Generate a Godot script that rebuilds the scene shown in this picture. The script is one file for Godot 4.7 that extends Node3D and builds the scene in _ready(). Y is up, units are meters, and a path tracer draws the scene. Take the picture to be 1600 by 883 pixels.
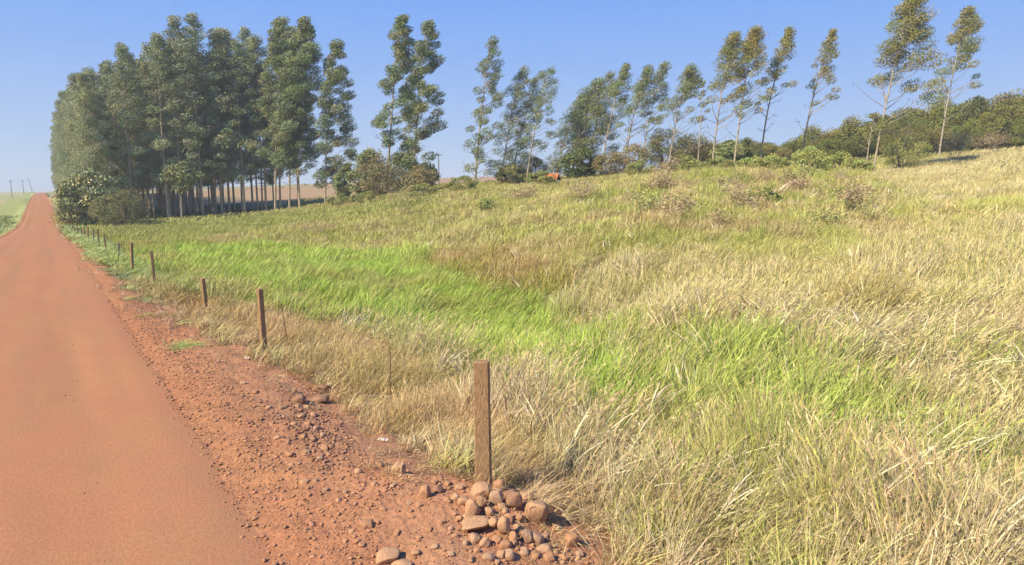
extends Node3D
# a red dirt road, a fence line and a grassy slope with gum trees; x runs to the right of the road, -z along it

const HILL := [[2.9, 4.4, 950.686], [2.7, 10.7, 217.9804], [2.7, 16, -3.8048], [2.5, 21, 15.6149], [2.4, 26.5, 43.9732], [2.4, 42, 5.0098], [2.4, 65, -32.2777], [2.6, 88, -7.2661], [3, 0, 73.9069], [3.2, -6, -10.5747], [4, 120, -29.5954], [4, 173, -3.0699], [4, 420, 0.1379], [-4, 0, -29.2521], [-4, 15, -30.673], [-6, 30, 5.3721], [-6, 60, 37.2545], [-8, 119, 8.0088], [-10, 50, -1.8539], [-20, 60, -3.6683], [-40, 100, 3.4323], [-60, 200, 1.4194], [-100, 420, 0.574], [-300, 420, -0.0001], [-200, 900, 0.3768], [0, 900, -0.6639], [-20, 0, 1.4285], [-60, 0, -0.5922], [-30, -40, 1.9265], [10, -20, 5.3317], [30, -20, -11.9069], [60, -10, 2.1908], [0, -30, -4.6181], [4.25, 34.01, -23.769], [12.34, 96.14, 20.7739], [23.99, 93.85, -23.4119], [11.25, 53.65, -9.6646], [11.6, 38.55, -16.9349], [14.51, 31.49, -43.2288], [6.67, 22.35, -82.09], [9.32, 17.95, 187.1004], [9.15, 13.13, -144.5452], [7.74, 13.29, 83.958], [5.67, 13.8, -27.8432], [12.94, 17.79, -179.4137], [8.08, 9.58, -526.9667], [5.06, 6.95, -465.9751], [4.31, 4.78, -1229.6792], [8.28, 7.58, 674.9342], [5.29, 4.81, 1022.3843], [3.35, 3.01, -578.7492], [10.97, 5.62, -40.5029], [6.54, 3.28, -162.8482], [3.97, 1.93, 156.0425], [21.81, 11.34, -130.9557], [31.64, 16.55, -10.6093], [44.41, 23.34, -17.5424], [61.22, 17.29, 16.2867], [16.09, 4.37, -12.1721], [7.79, 2, -33.0581], [31.95, 8.91, -66.8218], [36.51, 29.08, 69.8263], [17.91, 14.18, 193.9216], [33.42, 37.52, -45.8115], [17.39, 19.5, 59.2763], [30.5, 52.01, 27.978], [17.77, 30.35, 19.1849], [31.67, 75.89, -41.8945], [16.59, 39.87, 30.3916], [76.67, 216.29, 3.0768], [41.72, 118.05, 3.9615], [111.13, 228.31, -0.2875], [209.8, 342.02, 1.146], [84.06, 31.59, 2.0833], [62.33, 28.85, -47.4792], [54.29, 40.88, 29.7079], [70.98, 41.11, 14.6994], [53.11, 54.11, -7.4004], [47.12, 58.46, -19.0919], [43.23, 67.48, -4.1525], [36.74, 78.39, 67.278], [13.19, 120.25, 22.3335], [31.4, 107, -11.333], [122.87, 34.27, 2.5844], [184.3, 51.4, 10.535], [166.29, 64.51, 3.2454], [148.28, 77.61, -20.2974], [124.27, 95.08, 3.6003], [94.26, 116.92, -0.2909], [8.42, 364.88, -1.767], [56.44, 329.94, -0.0902], [299.37, 276.85, -0.1463], [395.42, 206.97, -2.1145], [491.47, 137.08, 1.4978], [131.7, 769.86, 0.2027], [529.51, 727.75, 0.2], [1105.81, 308.43, -0.1686], [293.76, 33.6, -1.0836], [88.13, 10.08, -2.3685], [29.38, 3.36, 99.5172], [42.1, 1824.41, -0.0156], [882.52, 1212.91, 0.0689], [1843.01, 514.05, -0.0285]]
const HILL_TILT := [25.7974, 1.43968, -0.69185]
const ROAD_LINE := [[-50, 0], [0, 0], [15, 0], [30, -0.12], [51, -0.55], [75, -1.35], [119, -2.2], [173, -1.25], [260, 0.1], [420, 1.4], [600, 0.9], [1000, 0], [2000, 0]]
const GUMS := [
	["left tree of the tall open crowned gum pair, with the paler straight trunk", 36.74, 78.39, 38.74, 76.93, 24.34, 0.26, 3, 60],
	["right tree of the tall open crowned gum pair beside the brown thicket", 42.72, 82.69, 44.75, 81.21, 25.38, 0.1, 3.3, 64],
	["lone slim gum tree with dense leaning tip, right of the tall pair", 44.44, 69.07, 46.28, 67.74, 20.95, 0.08, 2.5, 44],
	["leafy gum tree clothed to the ground, left one of the leaning clump of three", 48.28, 68.75, 50.6, 67.07, 17.83, 0.03, 2.7, 60],
	["leafy gum tree leaning over, middle one of the clump of three", 50.6, 69.54, 53.42, 67.49, 17.79, 0.06, 2.4, 46],
	["gum tree with bare lower trunk, right one of the leaning clump of three", 48.48, 63.66, 50.81, 61.97, 17.11, 0.3, 2.1, 36],
	["short bushy gum tree beside the red roofed hut", 53.98, 64.6, 56.54, 62.75, 14.37, 0.08, 2.9, 52],
	["broad dense gum tree behind the red roofed hut with pale trunk", 54.34, 61.87, 56.45, 60.34, 16.09, 0.18, 3, 60],
	["dense gum tree in the middle of the clump right of the hut", 58.15, 62.81, 59.83, 61.59, 17.46, 0.12, 2.6, 56],
	["leaning gum tree with thin tip, last one of the clump right of the hut", 55.88, 58.28, 58.16, 56.62, 17.63, 0.34, 2.2, 40],
	["leaning gum tree with bare lower stem, left one of the three slanted trees", 56.65, 55.25, 58.78, 53.7, 16.96, 0.36, 2.3, 42],
	["leaning gum tree with ragged side puffs, middle one of the three slanted trees", 58.38, 53.98, 60.34, 52.56, 17.47, 0.28, 2.2, 38],
	["leaning gum tree with full swept crown, right one of the three slanted trees", 57.92, 49.37, 59.57, 48.17, 16.22, 0.42, 2.5, 40],
	["thin half bare gum sapling between the slanted trees and the twin gums", 57.36, 44.84, 57.6, 44.66, 13.99, 0.45, 1, 9],
	["gum tree with long narrow crown, left one of the twin ridge gums", 55.24, 41.43, 56.5, 40.51, 17.98, 0.34, 2.3, 48],
	["gum tree with dense dark crown, right one of the twin ridge gums", 57.03, 40.12, 58.27, 39.23, 18.4, 0.4, 2.3, 52],
	["slim gum tree with tufted crown, between the twin gums and the brownish one", 60.95, 39.74, 62.56, 38.58, 18.88, 0.45, 2, 36],
	["slim gum tree with brownish crown tilted over the forest edge", 66.31, 38.32, 68.14, 36.99, 19.16, 0.4, 1.9, 38],
	["small half bare gum tree with low forked twigs beside the tallest ridge gum", 61.72, 29.3, 62.03, 29.07, 9.54, 0.6, 1.4, 11],
	["tallest gum tree on the ridge with wide puffed crown cut by the upper picture edge", 62.3, 28.87, 64.22, 27.47, 19.74, 0.34, 3.3, 50],
	["gum tree with white lower trunk standing before the dark forest, the rightmost one", 82.76, 31.3, 84.08, 30.33, 22.47, 0.36, 2.7, 44],
	["dark gum tree at the open end of the grove, beside the red field", 34.69, 95.96, 36.53, 94.62, 23.81, 0.1, 3.6, 64],
	["tall forked gum tree with pale trunk, second from the open end of the grove", 30.26, 99.18, 32.56, 97.5, 27.4, 0.24, 3.8, 80],
	["tall gum tree with pale trunk, third from the open end of the grove", 28.82, 101.47, 30.59, 100.18, 27.29, 0.26, 3.6, 74],
]
const STONES := [
	["biggest rounded pale stone at the right side of the post heap", 2.994, 3.798, 0.169, 0.168],
	["dark reddish rounded stone next to the largest one in the post heap", 2.89, 3.946, 0.117, 0.11],
	["upright pale oval stone at the front of the post heap", 2.61, 3.685, 0.077, 0.12],
	["grey brown rounded stone right of the post foot", 2.772, 4.031, 0.093, 0.1],
	["large humped stone leaning on the post foot", 2.734, 4.181, 0.14, 0.102],
	["tall stone at the left of the post heap under the humped stone", 2.517, 3.98, 0.094, 0.144],
	["small pale oval stone against the humped stone", 2.633, 4.037, 0.063, 0.108],
	["long flat slab at the front left of the post heap", 2.449, 3.847, 0.173, 0.065],
	["blocky stone right of the flat slab in the post heap", 2.56, 3.767, 0.068, 0.084],
	["rounded stone lying left of the post heap", 2.553, 4.191, 0.083, 0.075],
	["angular stone farthest left beside the post heap", 2.548, 4.292, 0.075, 0.066],
	["reddish stone right behind the post", 3.006, 4.312, 0.095, 0.096],
	["knobbly stone behind the dark reddish one", 2.982, 4.125, 0.092, 0.073],
	["flat stone behind the largest stone of the heap", 3.128, 4.094, 0.103, 0.068],
	["grey rounded stone below the largest stone of the heap", 2.821, 3.554, 0.086, 0.102],
	["tan oblong stone left of the grey rounded one below the heap", 2.747, 3.586, 0.068, 0.111],
	["brown stone half buried in the dry grass right of the heap", 3.07, 3.44, 0.083, 0.112],
	["tan stone lying in the dry grass behind the heap on the right", 3.695, 4.435, 0.115, 0.082],
	["dark brown flat topped rock at the grass edge by the second post", 2.967, 8.675, 0.245, 0.161],
	["round red stone in the rubble below the dark flat topped rock", 2.46, 8.014, 0.151, 0.137],
	["tan block half buried under the dark flat topped rock", 2.778, 8.142, 0.181, 0.117],
	["squat tan stone on the bank between the second post and the stone heap", 2.376, 5.008, 0.109, 0.106],
	["reddish brown stone on the bank just left of the post heap", 2.353, 4.459, 0.085, 0.102],
	["dark stone touching the reddish brown one left of the post heap", 2.502, 4.499, 0.072, 0.063],
	["tilted stone on bare red soil above the lower picture edge", 1.784, 4.331, 0.082, 0.07],
	["broad clod like stone at the lower edge of the bank", 1.737, 3.871, 0.133, 0.076],
	["flat clod beside the broad one at the lower edge", 1.798, 3.766, 0.123, 0.059],
	["small pale stone right of the broad clod", 1.92, 3.8, 0.055, 0.039],
	["dark wedge stone in the dry grass above the tan stone", 2.898, 5.858, 0.077, 0.079],
	["blackish stone in the rubble strip", 2.16, 6.083, 0.074, 0.057],
]
const HEAP_STONES := [[2.644, 3.935, 0.071, 0.077], [2.77, 3.937, 0.072, 0.064], [2.74, 3.658, 0.059, 0.084], [2.626, 3.585, 0.058, 0.091], [2.525, 3.55, 0.087, 0.076], [2.491, 3.447, 0.068, 0.078], [2.322, 3.466, 0.075, 0.051], [2.4, 3.641, 0.074, 0.067], [2.355, 3.717, 0.079, 0.076], [2.8, 3.458, 0.098, 0.063], [2.757, 3.338, 0.069, 0.066], [2.69, 4.464, 0.073, 0.058], [2.508, 3.649, 0.062, 0.054], [2.439, 3.485, 0.06, 0.048], [2.628, 3.453, 0.061, 0.049], [2.678, 3.396, 0.061, 0.048], [3.124, 3.68, 0.063, 0.044], [2.848, 3.81, 0.076, 0.068], [2.745, 3.815, 0.066, 0.067], [2.561, 3.856, 0.065, 0.057], [2.481, 4.007, 0.061, 0.058], [2.272, 3.691, 0.052, 0.04], [2.257, 3.81, 0.044, 0.031], [2.289, 3.573, 0.051, 0.039], [2.89, 3.328, 0.061, 0.045], [3.057, 3.337, 0.054, 0.041]]
const BANK_STONES := [[2.533, 8.483, 0.067, 0.077], [2.085, 6.077, 0.074, 0.056], [1.737, 6.062, 0.059, 0.048], [1.766, 6.587, 0.064, 0.052], [1.888, 6.011, 0.054, 0.049], [1.743, 5.335, 0.048, 0.038], [1.656, 5.399, 0.064, 0.044], [2.354, 5.327, 0.057, 0.064], [2.422, 5.362, 0.046, 0.053], [1.672, 4.345, 0.04, 0.032], [2.124, 4.953, 0.053, 0.043], [2.088, 5.218, 0.054, 0.044], [2.204, 4.445, 0.044, 0.035], [2.222, 4.312, 0.048, 0.039], [2.223, 4.779, 0.057, 0.042], [2.458, 4.284, 0.049, 0.04], [2.652, 4.595, 0.047, 0.043], [2.451, 7.713, 0.069, 0.063], [2.424, 7.398, 0.074, 0.06], [2.225, 7.254, 0.065, 0.051], [2.184, 6.903, 0.069, 0.056], [2.051, 6.932, 0.061, 0.049], [2.252, 6.786, 0.068, 0.056], [2.025, 6.525, 0.058, 0.046], [2.081, 6.389, 0.058, 0.052], [2.216, 6.483, 0.059, 0.047], [2.326, 7.691, 0.061, 0.054], [2.049, 5.835, 0.053, 0.042], [1.933, 5.775, 0.052, 0.041], [2.049, 7.276, 0.057, 0.043], [2.132, 7.683, 0.06, 0.046], [1.882, 5.001, 0.046, 0.032], [1.755, 4.82, 0.044, 0.035], [1.995, 4.478, 0.048, 0.034], [1.65, 4.101, 0.043, 0.031], [1.586, 4.255, 0.039, 0.027], [2.272, 4.044, 0.046, 0.033], [2.149, 4.021, 0.045, 0.032], [2.031, 3.953, 0.044, 0.031], [2.058, 3.762, 0.047, 0.035], [2.108, 3.622, 0.046, 0.034], [1.921, 4.098, 0.04, 0.032], [1.757, 5.118, 0.041, 0.032], [1.601, 4.836, 0.039, 0.03], [1.682, 5.844, 0.046, 0.035], [1.991, 7.713, 0.059, 0.045], [2.031, 8.445, 0.064, 0.049], [1.988, 8.921, 0.067, 0.051]]
const GREEN_HOLLOW := [Vector2(4.97, 41.98), Vector2(9.27, 39.4), Vector2(11.99, 28.92), Vector2(12.59, 22.04), Vector2(11.21, 16.79), Vector2(11.61, 13.51), Vector2(9.76, 10.89), Vector2(7.07, 6.45), Vector2(7.29, 4.58), Vector2(5.67, 3.97), Vector2(5.14, 5.06), Vector2(5.36, 7.37), Vector2(5.28, 9.07), Vector2(4.76, 10.47), Vector2(4.86, 13.27), Vector2(4.58, 16.54), Vector2(3.83, 20.35), Vector2(3.43, 27.61)]
const GREEN_MIX := [Vector2(6.6, 5.56), Vector2(7.77, 4.8), Vector2(8.45, 3.46), Vector2(10, 2.61), Vector2(6.95, 1.55), Vector2(5.89, 1.86), Vector2(5.41, 2.66), Vector2(5.06, 3.39), Vector2(5.15, 4.31)]
const PALE_STRAW := [Vector2(13.13, 15.3), Vector2(14.85, 13.66), Vector2(14.49, 9.98), Vector2(14.26, 7.33), Vector2(19.4, 7.41), Vector2(25.3, 6.35), Vector2(10.93, 2.45), Vector2(8.92, 3.67), Vector2(8.12, 5.02), Vector2(7.31, 6.05), Vector2(10.28, 11.02)]
const BROWN_STRIP := [Vector2(2.14, 23.3), Vector2(3.01, 18.58), Vector2(3.85, 15.48), Vector2(4.71, 12.85), Vector2(4.73, 9.89), Vector2(4.59, 7.54), Vector2(4.07, 4.91), Vector2(3.67, 3.45), Vector2(3, 2.63), Vector2(2.99, 3.3), Vector2(2.72, 4.09), Vector2(2.65, 5.31), Vector2(2.92, 7.64), Vector2(2.43, 9.02), Vector2(2.12, 11.63), Vector2(1.75, 16.72)]
const BROWN_CLUMP := [Vector2(11.99, 21.99), Vector2(13.48, 20.18), Vector2(13.21, 16.36), Vector2(12.13, 14.12), Vector2(10.78, 14.2), Vector2(9.78, 15.65), Vector2(10.25, 18.82)]
const SCRUB := [Vector2(28.22, 27.11), Vector2(37.27, 29.67), Vector2(64.63, 33.99), Vector2(36.57, 17.73), Vector2(27.89, 11.92), Vector2(20.67, 9.51), Vector2(22.7, 12.99), Vector2(17.94, 13.65), Vector2(19.06, 17.58)]
const GREEN_SPOTS := [Vector2(1.61, 15.04), Vector2(1.66, 11.55), Vector2(1.68, 17.88), Vector2(1.72, 22.34)]
const SHRUBS := [
	["bare twiggy shrub with few leaves in the pale grass below the tall gum pair", 20, 40.02, 2.6, 1.9, 0.25, 0],
	["dead branch sprawling in the pale grass of the middle field", 13.17, 38.63, 2.2, 1.0, 0.0, 0],
	["low dark weed tuft in the grass right of the bare twiggy shrub", 21.85, 32.9, 1.0, 0.7, 0.7, 1],
	["pinkish bare shrub on the slope left of the ridge scrub", 19.79, 16.43, 1.9, 1.1, 0.3, 2],
	["brown twiggy shrub in the middle of the ridge scrub", 24.54, 17.04, 2.0, 1.2, 0.35, 2],
	["dark dry shrub in the straw at the right of the ridge scrub", 26.65, 13.22, 2.0, 1.1, 0.4, 2],
	["bushy brown shrub left of the pinkish bare one", 28.82, 25.17, 2.0, 1.1, 0.4, 2],
	["purple brown dry shrub below the red roofed hut", 25.6, 28.45, 2.8, 1.2, 0.3, 2],
	["low green weed patch under the left ridge gums", 46.38, 42.93, 3.0, 1.3, 0.9, 1],
	["rounded green shrub on the ridge before the twin crowned gums", 43.86, 32.39, 2.6, 1.2, 0.9, 1],
	["bright green leafy shrub on the ridge before the forest", 45.93, 25.94, 2.6, 1.7, 1, 3],
	["wide yellow green shrub at the foot of the tallest ridge gum", 47.78, 24.6, 2.6, 1.4, 1, 3],
	["green leafy shrub on the ridge between the slim gums", 45.57, 28.68, 2.4, 1.3, 0.9, 3],
	["grey green shrub right of the tallest ridge gum", 66.62, 28.2, 4.2, 2.4, 0.9, 1],
	["mauve grey shrub before the rightmost gum", 75.08, 26.99, 4.6, 2.2, 0.5, 2],
	["small dark tree shaped shrub between the tallest and the rightmost gum", 77.02, 33, 4.0, 4.6, 1, 4],
	["leafy green weeds on the ridge left of the twin gums", 40.18, 32.6, 3.0, 1.3, 0.9, 1],
	["brown and green weed mound on the ridge under the slanted gums", 38.99, 33.47, 3.2, 1.2, 0.6, 2],
	["yellowish weed mound on the ridge right of the twin gums", 41.71, 27.77, 2.6, 1.1, 0.9, 3],
	["low leafy weeds between the yellow green shrub and the tallest gum", 50.88, 24.81, 2.2, 1.0, 0.9, 1],
	["ragged brown weeds on the slope below the bright green shrub", 32.53, 19.1, 2.0, 0.9, 0.5, 2],
	["thin dry shrub on the slope below the twin gums", 30.32, 21.92, 2.2, 1.0, 0.4, 2],
	["olive weed clump on the slope right of the thin dry shrub", 28.31, 18.42, 1.8, 0.8, 0.8, 1],
	["dusty brown shrub on the slope left of the hut", 26.28, 35.01, 2.4, 1.0, 0.45, 2],
	["low brown shrub far right at the forest foot", 82.65, 26.43, 4.0, 2.0, 0.6, 2],
	["green weed clump at the slope edge below the red roofed hut", 38.71, 48.51, 3.0, 1.2, 0.9, 1],
	["weedy shrub right of the power pole", 34.6, 56.44, 3.4, 1.4, 0.9, 1],
	["low weedy shrub left of the power pole", 29.52, 55.2, 3.2, 1.2, 0.8, 1],
	["green weed bank at the foot of the brown thicket", 29.37, 67.68, 4.0, 1.2, 0.9, 1],
	["rank green weeds between the thicket and the grove end", 29.73, 77.31, 3.6, 1.1, 0.9, 1],
]
const BUSHES := [
	["pale big leaved bush at the roadside corner of the grove", 4.71, 100.46, 7.0, 7.5, 0],
	["feathery grey green shrub at the grove corner right of the pale bush", 7.58, 93.42, 7.5, 4.8, 1],
	["brownish bush along the fence before the grove corner", 2.94, 106.69, 4.0, 3.0, 2],
	["windblown pale green tree at the left end of the brown thicket", 33.67, 79.39, 4.4, 6.8, 3],
	["olive brown bush in the middle of the brown thicket", 34.57, 76.26, 6.0, 5.6, 2],
	["dark green tree behind the tall gum pair in the brown thicket", 42.57, 86.51, 7.0, 6.0, 4],
	["greyish dry bush at the right foot of the tall gum pair", 37.78, 71.45, 5.0, 3.4, 2],
	["rounded green bush between the tall pair and the power pole", 47.95, 88.78, 4.0, 4.6, 4],
	["small windblown gum sapling between the grove end and the thicket", 34.56, 88.63, 2.6, 6.0, 3],
	["olive bush left of the red roofed hut", 53.01, 67.79, 4.6, 3.6, 1],
	["green bush right behind the red roofed hut", 53.78, 59.81, 5.2, 4.4, 4],
	["yellow green bush left of the hut under the clump of three", 48.24, 66.31, 5.0, 2.8, 1],
	["brown thicket bush between the slanted gums", 55.54, 56.05, 5.0, 3.6, 2],
	["brown grey bush under the left slanted gum", 55.92, 53.3, 5.0, 4.2, 2],
	["tall olive bush under the slanted gums, yellowish on top", 60.81, 52.22, 6.2, 5.6, 1],
	["brown twiggy bush right of the tall olive one", 63.17, 50.5, 5.2, 4.8, 2],
	["bright green bush between the trunks of the twin crowned gums", 61.3, 44.44, 3.4, 3.2, 3],
	["dark green bush at the right foot of the twin crowned gums", 66.22, 45.81, 3.6, 2.6, 4],
]
const HUT := Vector2(42.1, 51.0)

const YAW := 36.04
const PITCH := 8.166
const EYE := 2.6
const WIND := Vector3(0.809, 0, 0.588)
const ORDINALS := ["first", "second", "third", "fourth", "fifth", "sixth", "seventh", "eighth", "ninth", "tenth", "eleventh", "twelfth", "thirteenth", "fourteenth", "fifteenth", "sixteenth", "seventeenth", "eighteenth"]

var rng := RandomNumberGenerator.new()
var xs := PackedFloat32Array()
var zs := PackedFloat32Array()
var heights := PackedFloat32Array()
var hill_x := PackedFloat64Array()
var hill_a := PackedFloat64Array()
var hill_w := PackedFloat64Array()
var coarse := FastNoiseLite.new()
var patchy := FastNoiseLite.new()
var clods := FastNoiseLite.new()
var streaks := FastNoiseLite.new()
var used := {}
var M := {}
var polygons := {}


class Shape:
	var v := PackedVector3Array()
	var n := PackedVector3Array()
	var c := PackedColorArray()
	var i := PackedInt32Array()

	func leaf(p: Vector3, along: Vector3, across: Vector3, col: Color) -> void:
		var k := v.size()
		v.append(p - along); v.append(p + across); v.append(p + along); v.append(p - across)
		c.append(col); c.append(col); c.append(col); c.append(col)
		i.append(k); i.append(k + 1); i.append(k + 2); i.append(k); i.append(k + 2); i.append(k + 3)

	func tube(points: PackedVector3Array, radii: PackedFloat32Array, sides: int, col: Color, flatten := 1.0) -> void:
		var k := v.size()
		var m := points.size()
		for j in m:
			var d := (points[mini(j + 1, m - 1)] - points[maxi(j - 1, 0)]).normalized()
			var a := d.cross(Vector3(0.31, 0.17, 0.93)).normalized()
			var b := d.cross(a)
			for s in sides:
				var t := TAU * s / sides
				var o := a * cos(t) + b * sin(t) * flatten
				v.append(points[j] + o * radii[j])
				n.append(o.normalized())
				c.append(col)
		for j in m - 1:
			for s in sides:
				var p := k + j * sides + s
				var q := k + j * sides + (s + 1) % sides
				i.append(p); i.append(p + sides); i.append(q)
				i.append(q); i.append(p + sides); i.append(q + sides)
		for s in range(1, sides - 1):
			var e := k + (m - 1) * sides
			i.append(e); i.append(e + s + 1); i.append(e + s)

	func quad(p0: Vector3, p1: Vector3, p2: Vector3, p3: Vector3, col: Color) -> void:
		var k := v.size()
		var nn := (p3 - p0).cross(p1 - p0).normalized()
		for p in [p0, p1, p2, p3]:
			v.append(p); n.append(nn); c.append(col)
		i.append(k); i.append(k + 1); i.append(k + 2); i.append(k); i.append(k + 2); i.append(k + 3)

	func block(b: Basis, o: Vector3, size: Vector3, bevel: float, col: Color, top := 1.0) -> void:
		# a chamfered box: an octagonal section from bottom to top, the upper end pinched in by the chamfer
		var hx := size.x / 2
		var hz := size.z / 2
		var ring := [Vector2(-hx + bevel, -hz), Vector2(hx - bevel, -hz), Vector2(hx, -hz + bevel), Vector2(hx, hz - bevel), Vector2(hx - bevel, hz), Vector2(-hx + bevel, hz), Vector2(-hx, hz - bevel), Vector2(-hx, -hz + bevel)]
		var levels := [[0.0, 1.0], [size.y - bevel, top], [size.y, top * (1.0 - 2.0 * bevel / minf(size.x, size.z))]]
		for l in 2:
			for s in 8:
				var p: Vector2 = ring[s]
				var q: Vector2 = ring[(s + 1) % 8]
				var y0: float = levels[l][0]
				var y1: float = levels[l + 1][0]
				var s0: float = levels[l][1]
				var s1: float = levels[l + 1][1]
				quad(o + b * Vector3(q.x * s0, y0, q.y * s0), o + b * Vector3(q.x * s1, y1, q.y * s1), o + b * Vector3(p.x * s1, y1, p.y * s1), o + b * Vector3(p.x * s0, y0, p.y * s0), col)
		var e: float = levels[2][1]
		var k := v.size()
		for s in 8:
			v.append(o + b * Vector3(ring[s].x * e, size.y, ring[s].y * e)); n.append(b * Vector3.UP); c.append(col)
		for s in range(1, 7):
			i.append(k); i.append(k + s); i.append(k + s + 1)

	func mesh(with_normals: bool) -> ArrayMesh:
		var a := []
		a.resize(Mesh.ARRAY_MAX)
		a[Mesh.ARRAY_VERTEX] = v
		if with_normals:
			a[Mesh.ARRAY_NORMAL] = n
		a[Mesh.ARRAY_COLOR] = c
		a[Mesh.ARRAY_INDEX] = i
		var m := ArrayMesh.new()
		m.add_surface_from_arrays(Mesh.PRIMITIVE_TRIANGLES, a)
		return m


# ---------------------------------------------------------------- helpers
func numbered(called: String) -> String:
	used[called] = used.get(called, -1) + 1
	return called if used[called] == 0 else "%s_%03d" % [called, used[called]]


func tag(o: Node3D, label: String, category := "", group := "", kind := "") -> void:
	o.set_meta("label", label)
	if category: o.set_meta("category", category)
	if group: o.set_meta("group", group)
	if kind: o.set_meta("kind", kind)


func thing(called: String, label: String, category: String, at: Vector3, group := "") -> Node3D:
	var o := Node3D.new()
	o.name = numbered(called)
	add_child(o)
	o.position = at
	tag(o, label, category, group)
	return o


func part(called: String, m: Mesh, mat: Material, parent: Node) -> MeshInstance3D:
	var o := MeshInstance3D.new()
	o.name = called if parent != self else numbered(called)
	o.mesh = m
	o.material_override = mat
	o.cast_shadow = GeometryInstance3D.SHADOW_CASTING_SETTING_ON
	parent.add_child(o, true)
	return o


func copy(o: Node3D, called: String, label: String, at: Vector3) -> Node3D:
	var k: Node3D = o.duplicate()
	k.name = numbered(called)
	add_child(k)
	k.position = at
	k.set_meta("label", label)
	return k


func rf(a: float, b: float) -> float:
	return rng.randf_range(a, b)


func ball() -> Vector3:
	while true:
		var p := Vector3(rf(-1, 1), rf(-1, 1), rf(-1, 1))
		var l := p.length_squared()
		if l < 1.0 and l > 0.0001:
			return p
	return Vector3.UP


func paint(col: Color, rough := 0.9, spec := 0.2) -> StandardMaterial3D:
	var m := StandardMaterial3D.new()
	m.albedo_color = col.linear_to_srgb()
	m.roughness = rough
	m.metallic_specular = spec
	m.vertex_color_use_as_albedo = true
	return m


func grain(seed_: int, freq: float, low: float, high: float, size := 512, octaves := 4) -> NoiseTexture2D:
	var f := FastNoiseLite.new()
	f.seed = seed_
	f.frequency = freq
	f.noise_type = FastNoiseLite.TYPE_SIMPLEX_SMOOTH
	f.fractal_octaves = octaves
	var t := NoiseTexture2D.new()
	t.width = size
	t.height = size
	t.seamless = true
	t.noise = f
	var g := Gradient.new()
	g.set_color(0, Color(low, low, low))
	g.set_color(1, Color(high, high, high))
	t.color_ramp = g
	return t


func smooth(a: float, b: float, x: float) -> float:
	var t := clampf((x - a) / (b - a), 0, 1)
	return t * t * (3 - 2 * t)


# ---------------------------------------------------------------- the lie of the land (x to the right of the road, a along it)
func road_height(a: float) -> float:
	var k: Array = ROAD_LINE
	if a <= k[0][0]:
		return k[0][1]
	for j in k.size() - 1:
		if a <= k[j + 1][0]:
			var d: float = k[j + 1][0] - k[j][0]
			var t: float = (a - k[j][0]) / d
			var m0 := road_slope(j)
			var m1 := road_slope(j + 1)
			return (2 * t * t * t - 3 * t * t + 1) * k[j][1] + (t * t * t - 2 * t * t + t) * d * m0 + (3 * t * t - 2 * t * t * t) * k[j + 1][1] + (t * t * t - t * t) * d * m1
	return k[-1][1]


func road_slope(j: int) -> float:
	var a: Array = ROAD_LINE[mini(j + 1, ROAD_LINE.size() - 1)]
	var b: Array = ROAD_LINE[maxi(j - 1, 0)]
	return (a[1] - b[1]) / (a[0] - b[0])


func hill_height(x: float, a: float) -> float:
	var h: float = HILL_TILT[0] + HILL_TILT[1] * x * 0.01 + HILL_TILT[2] * a * 0.01
	var px := x * 0.01
	var pa := a * 0.01
	for j in hill_w.size():
		var dx := px - hill_x[j]
		var da := pa - hill_a[j]
		var r2 := dx * dx + da * da + 1e-12
		h += hill_w[j] * 0.5 * r2 * log(r2)
	return h


func land(x: float, a: float) -> float:
	var h := clampf(hill_height(x, a), -6.0, 60.0)
	if x < -300.0 or a > 1500.0 or a < -40.0:
		h = lerpf(h, clampf(h, -3.0, 3.0), clampf(maxf(maxf((-300.0 - x) / 200.0, (a - 1500.0) / 200.0), (-40.0 - a) / 40.0), 0, 1))
	var w := smooth(1.2, 3.0, x) if x > -0.8 else 1.0 - smooth(-5.0, -2.9, x)
	h = lerpf(road_height(a), h, w)
	if absf(a) < 60.0 and x > -8.0 and x < 40.0:
		var edge := smooth(0.9, 1.5, x) if x > -0.8 else 1.0 - smooth(-3.4, -2.5, x)
		var near := 1.0 - smooth(20.0, 60.0, absf(a))
		h += edge * near * (coarse.get_noise_2d(x, a) * 0.22 * smooth(2.5, 8.0, absf(x)) + coarse.get_noise_2d(x * 6.0, a * 6.0 + 200.0) * 0.09 * smooth(3.2, 6.0, x) + clods.get_noise_2d(x, a) * 0.05 * (1.0 - 0.6 * smooth(3.0, 6.0, x)) + 0.035 * (1.0 - smooth(1.2, 3.0, x)))
	# the road bed lies under the road's own sheet
	if x > -3.2 and x < 1.5:
		h -= 0.055 * minf(smooth(-3.2, -2.5, x), 1.0 - smooth(0.8, 1.5, x))
	# small mound of the stone heap, and the dug out yard of the hut
	h += 0.07 * exp(-((x - 2.95) * (x - 2.95) + (a - 4.05) * (a - 4.05)) / 0.16)
	h -= 1.6 * exp(-pow(((x - HUT.x) * (x - HUT.x) + (a - HUT.y) * (a - HUT.y)) / 5.0, 2.0))
	return h


func bsearch(arr: PackedFloat32Array, x: float) -> int:
	return clampi(arr.bsearch(x) - 1, 0, arr.size() - 2)


func ground_at(x: float, a: float) -> float:
	var j := bsearch(xs, x)
	var k := bsearch(zs, a)
	var tx := clampf((x - xs[j]) / (xs[j + 1] - xs[j]), 0, 1)
	var ta := clampf((a - zs[k]) / (zs[k + 1] - zs[k]), 0, 1)
	var w := xs.size()
	return lerpf(lerpf(heights[k * w + j], heights[k * w + j + 1], tx), lerpf(heights[(k + 1) * w + j], heights[(k + 1) * w + j + 1], tx), ta)


func spot(x: float, a: float, lift := 0.0) -> Vector3:
	return Vector3(x, ground_at(x, a) + lift, -a)


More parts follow.
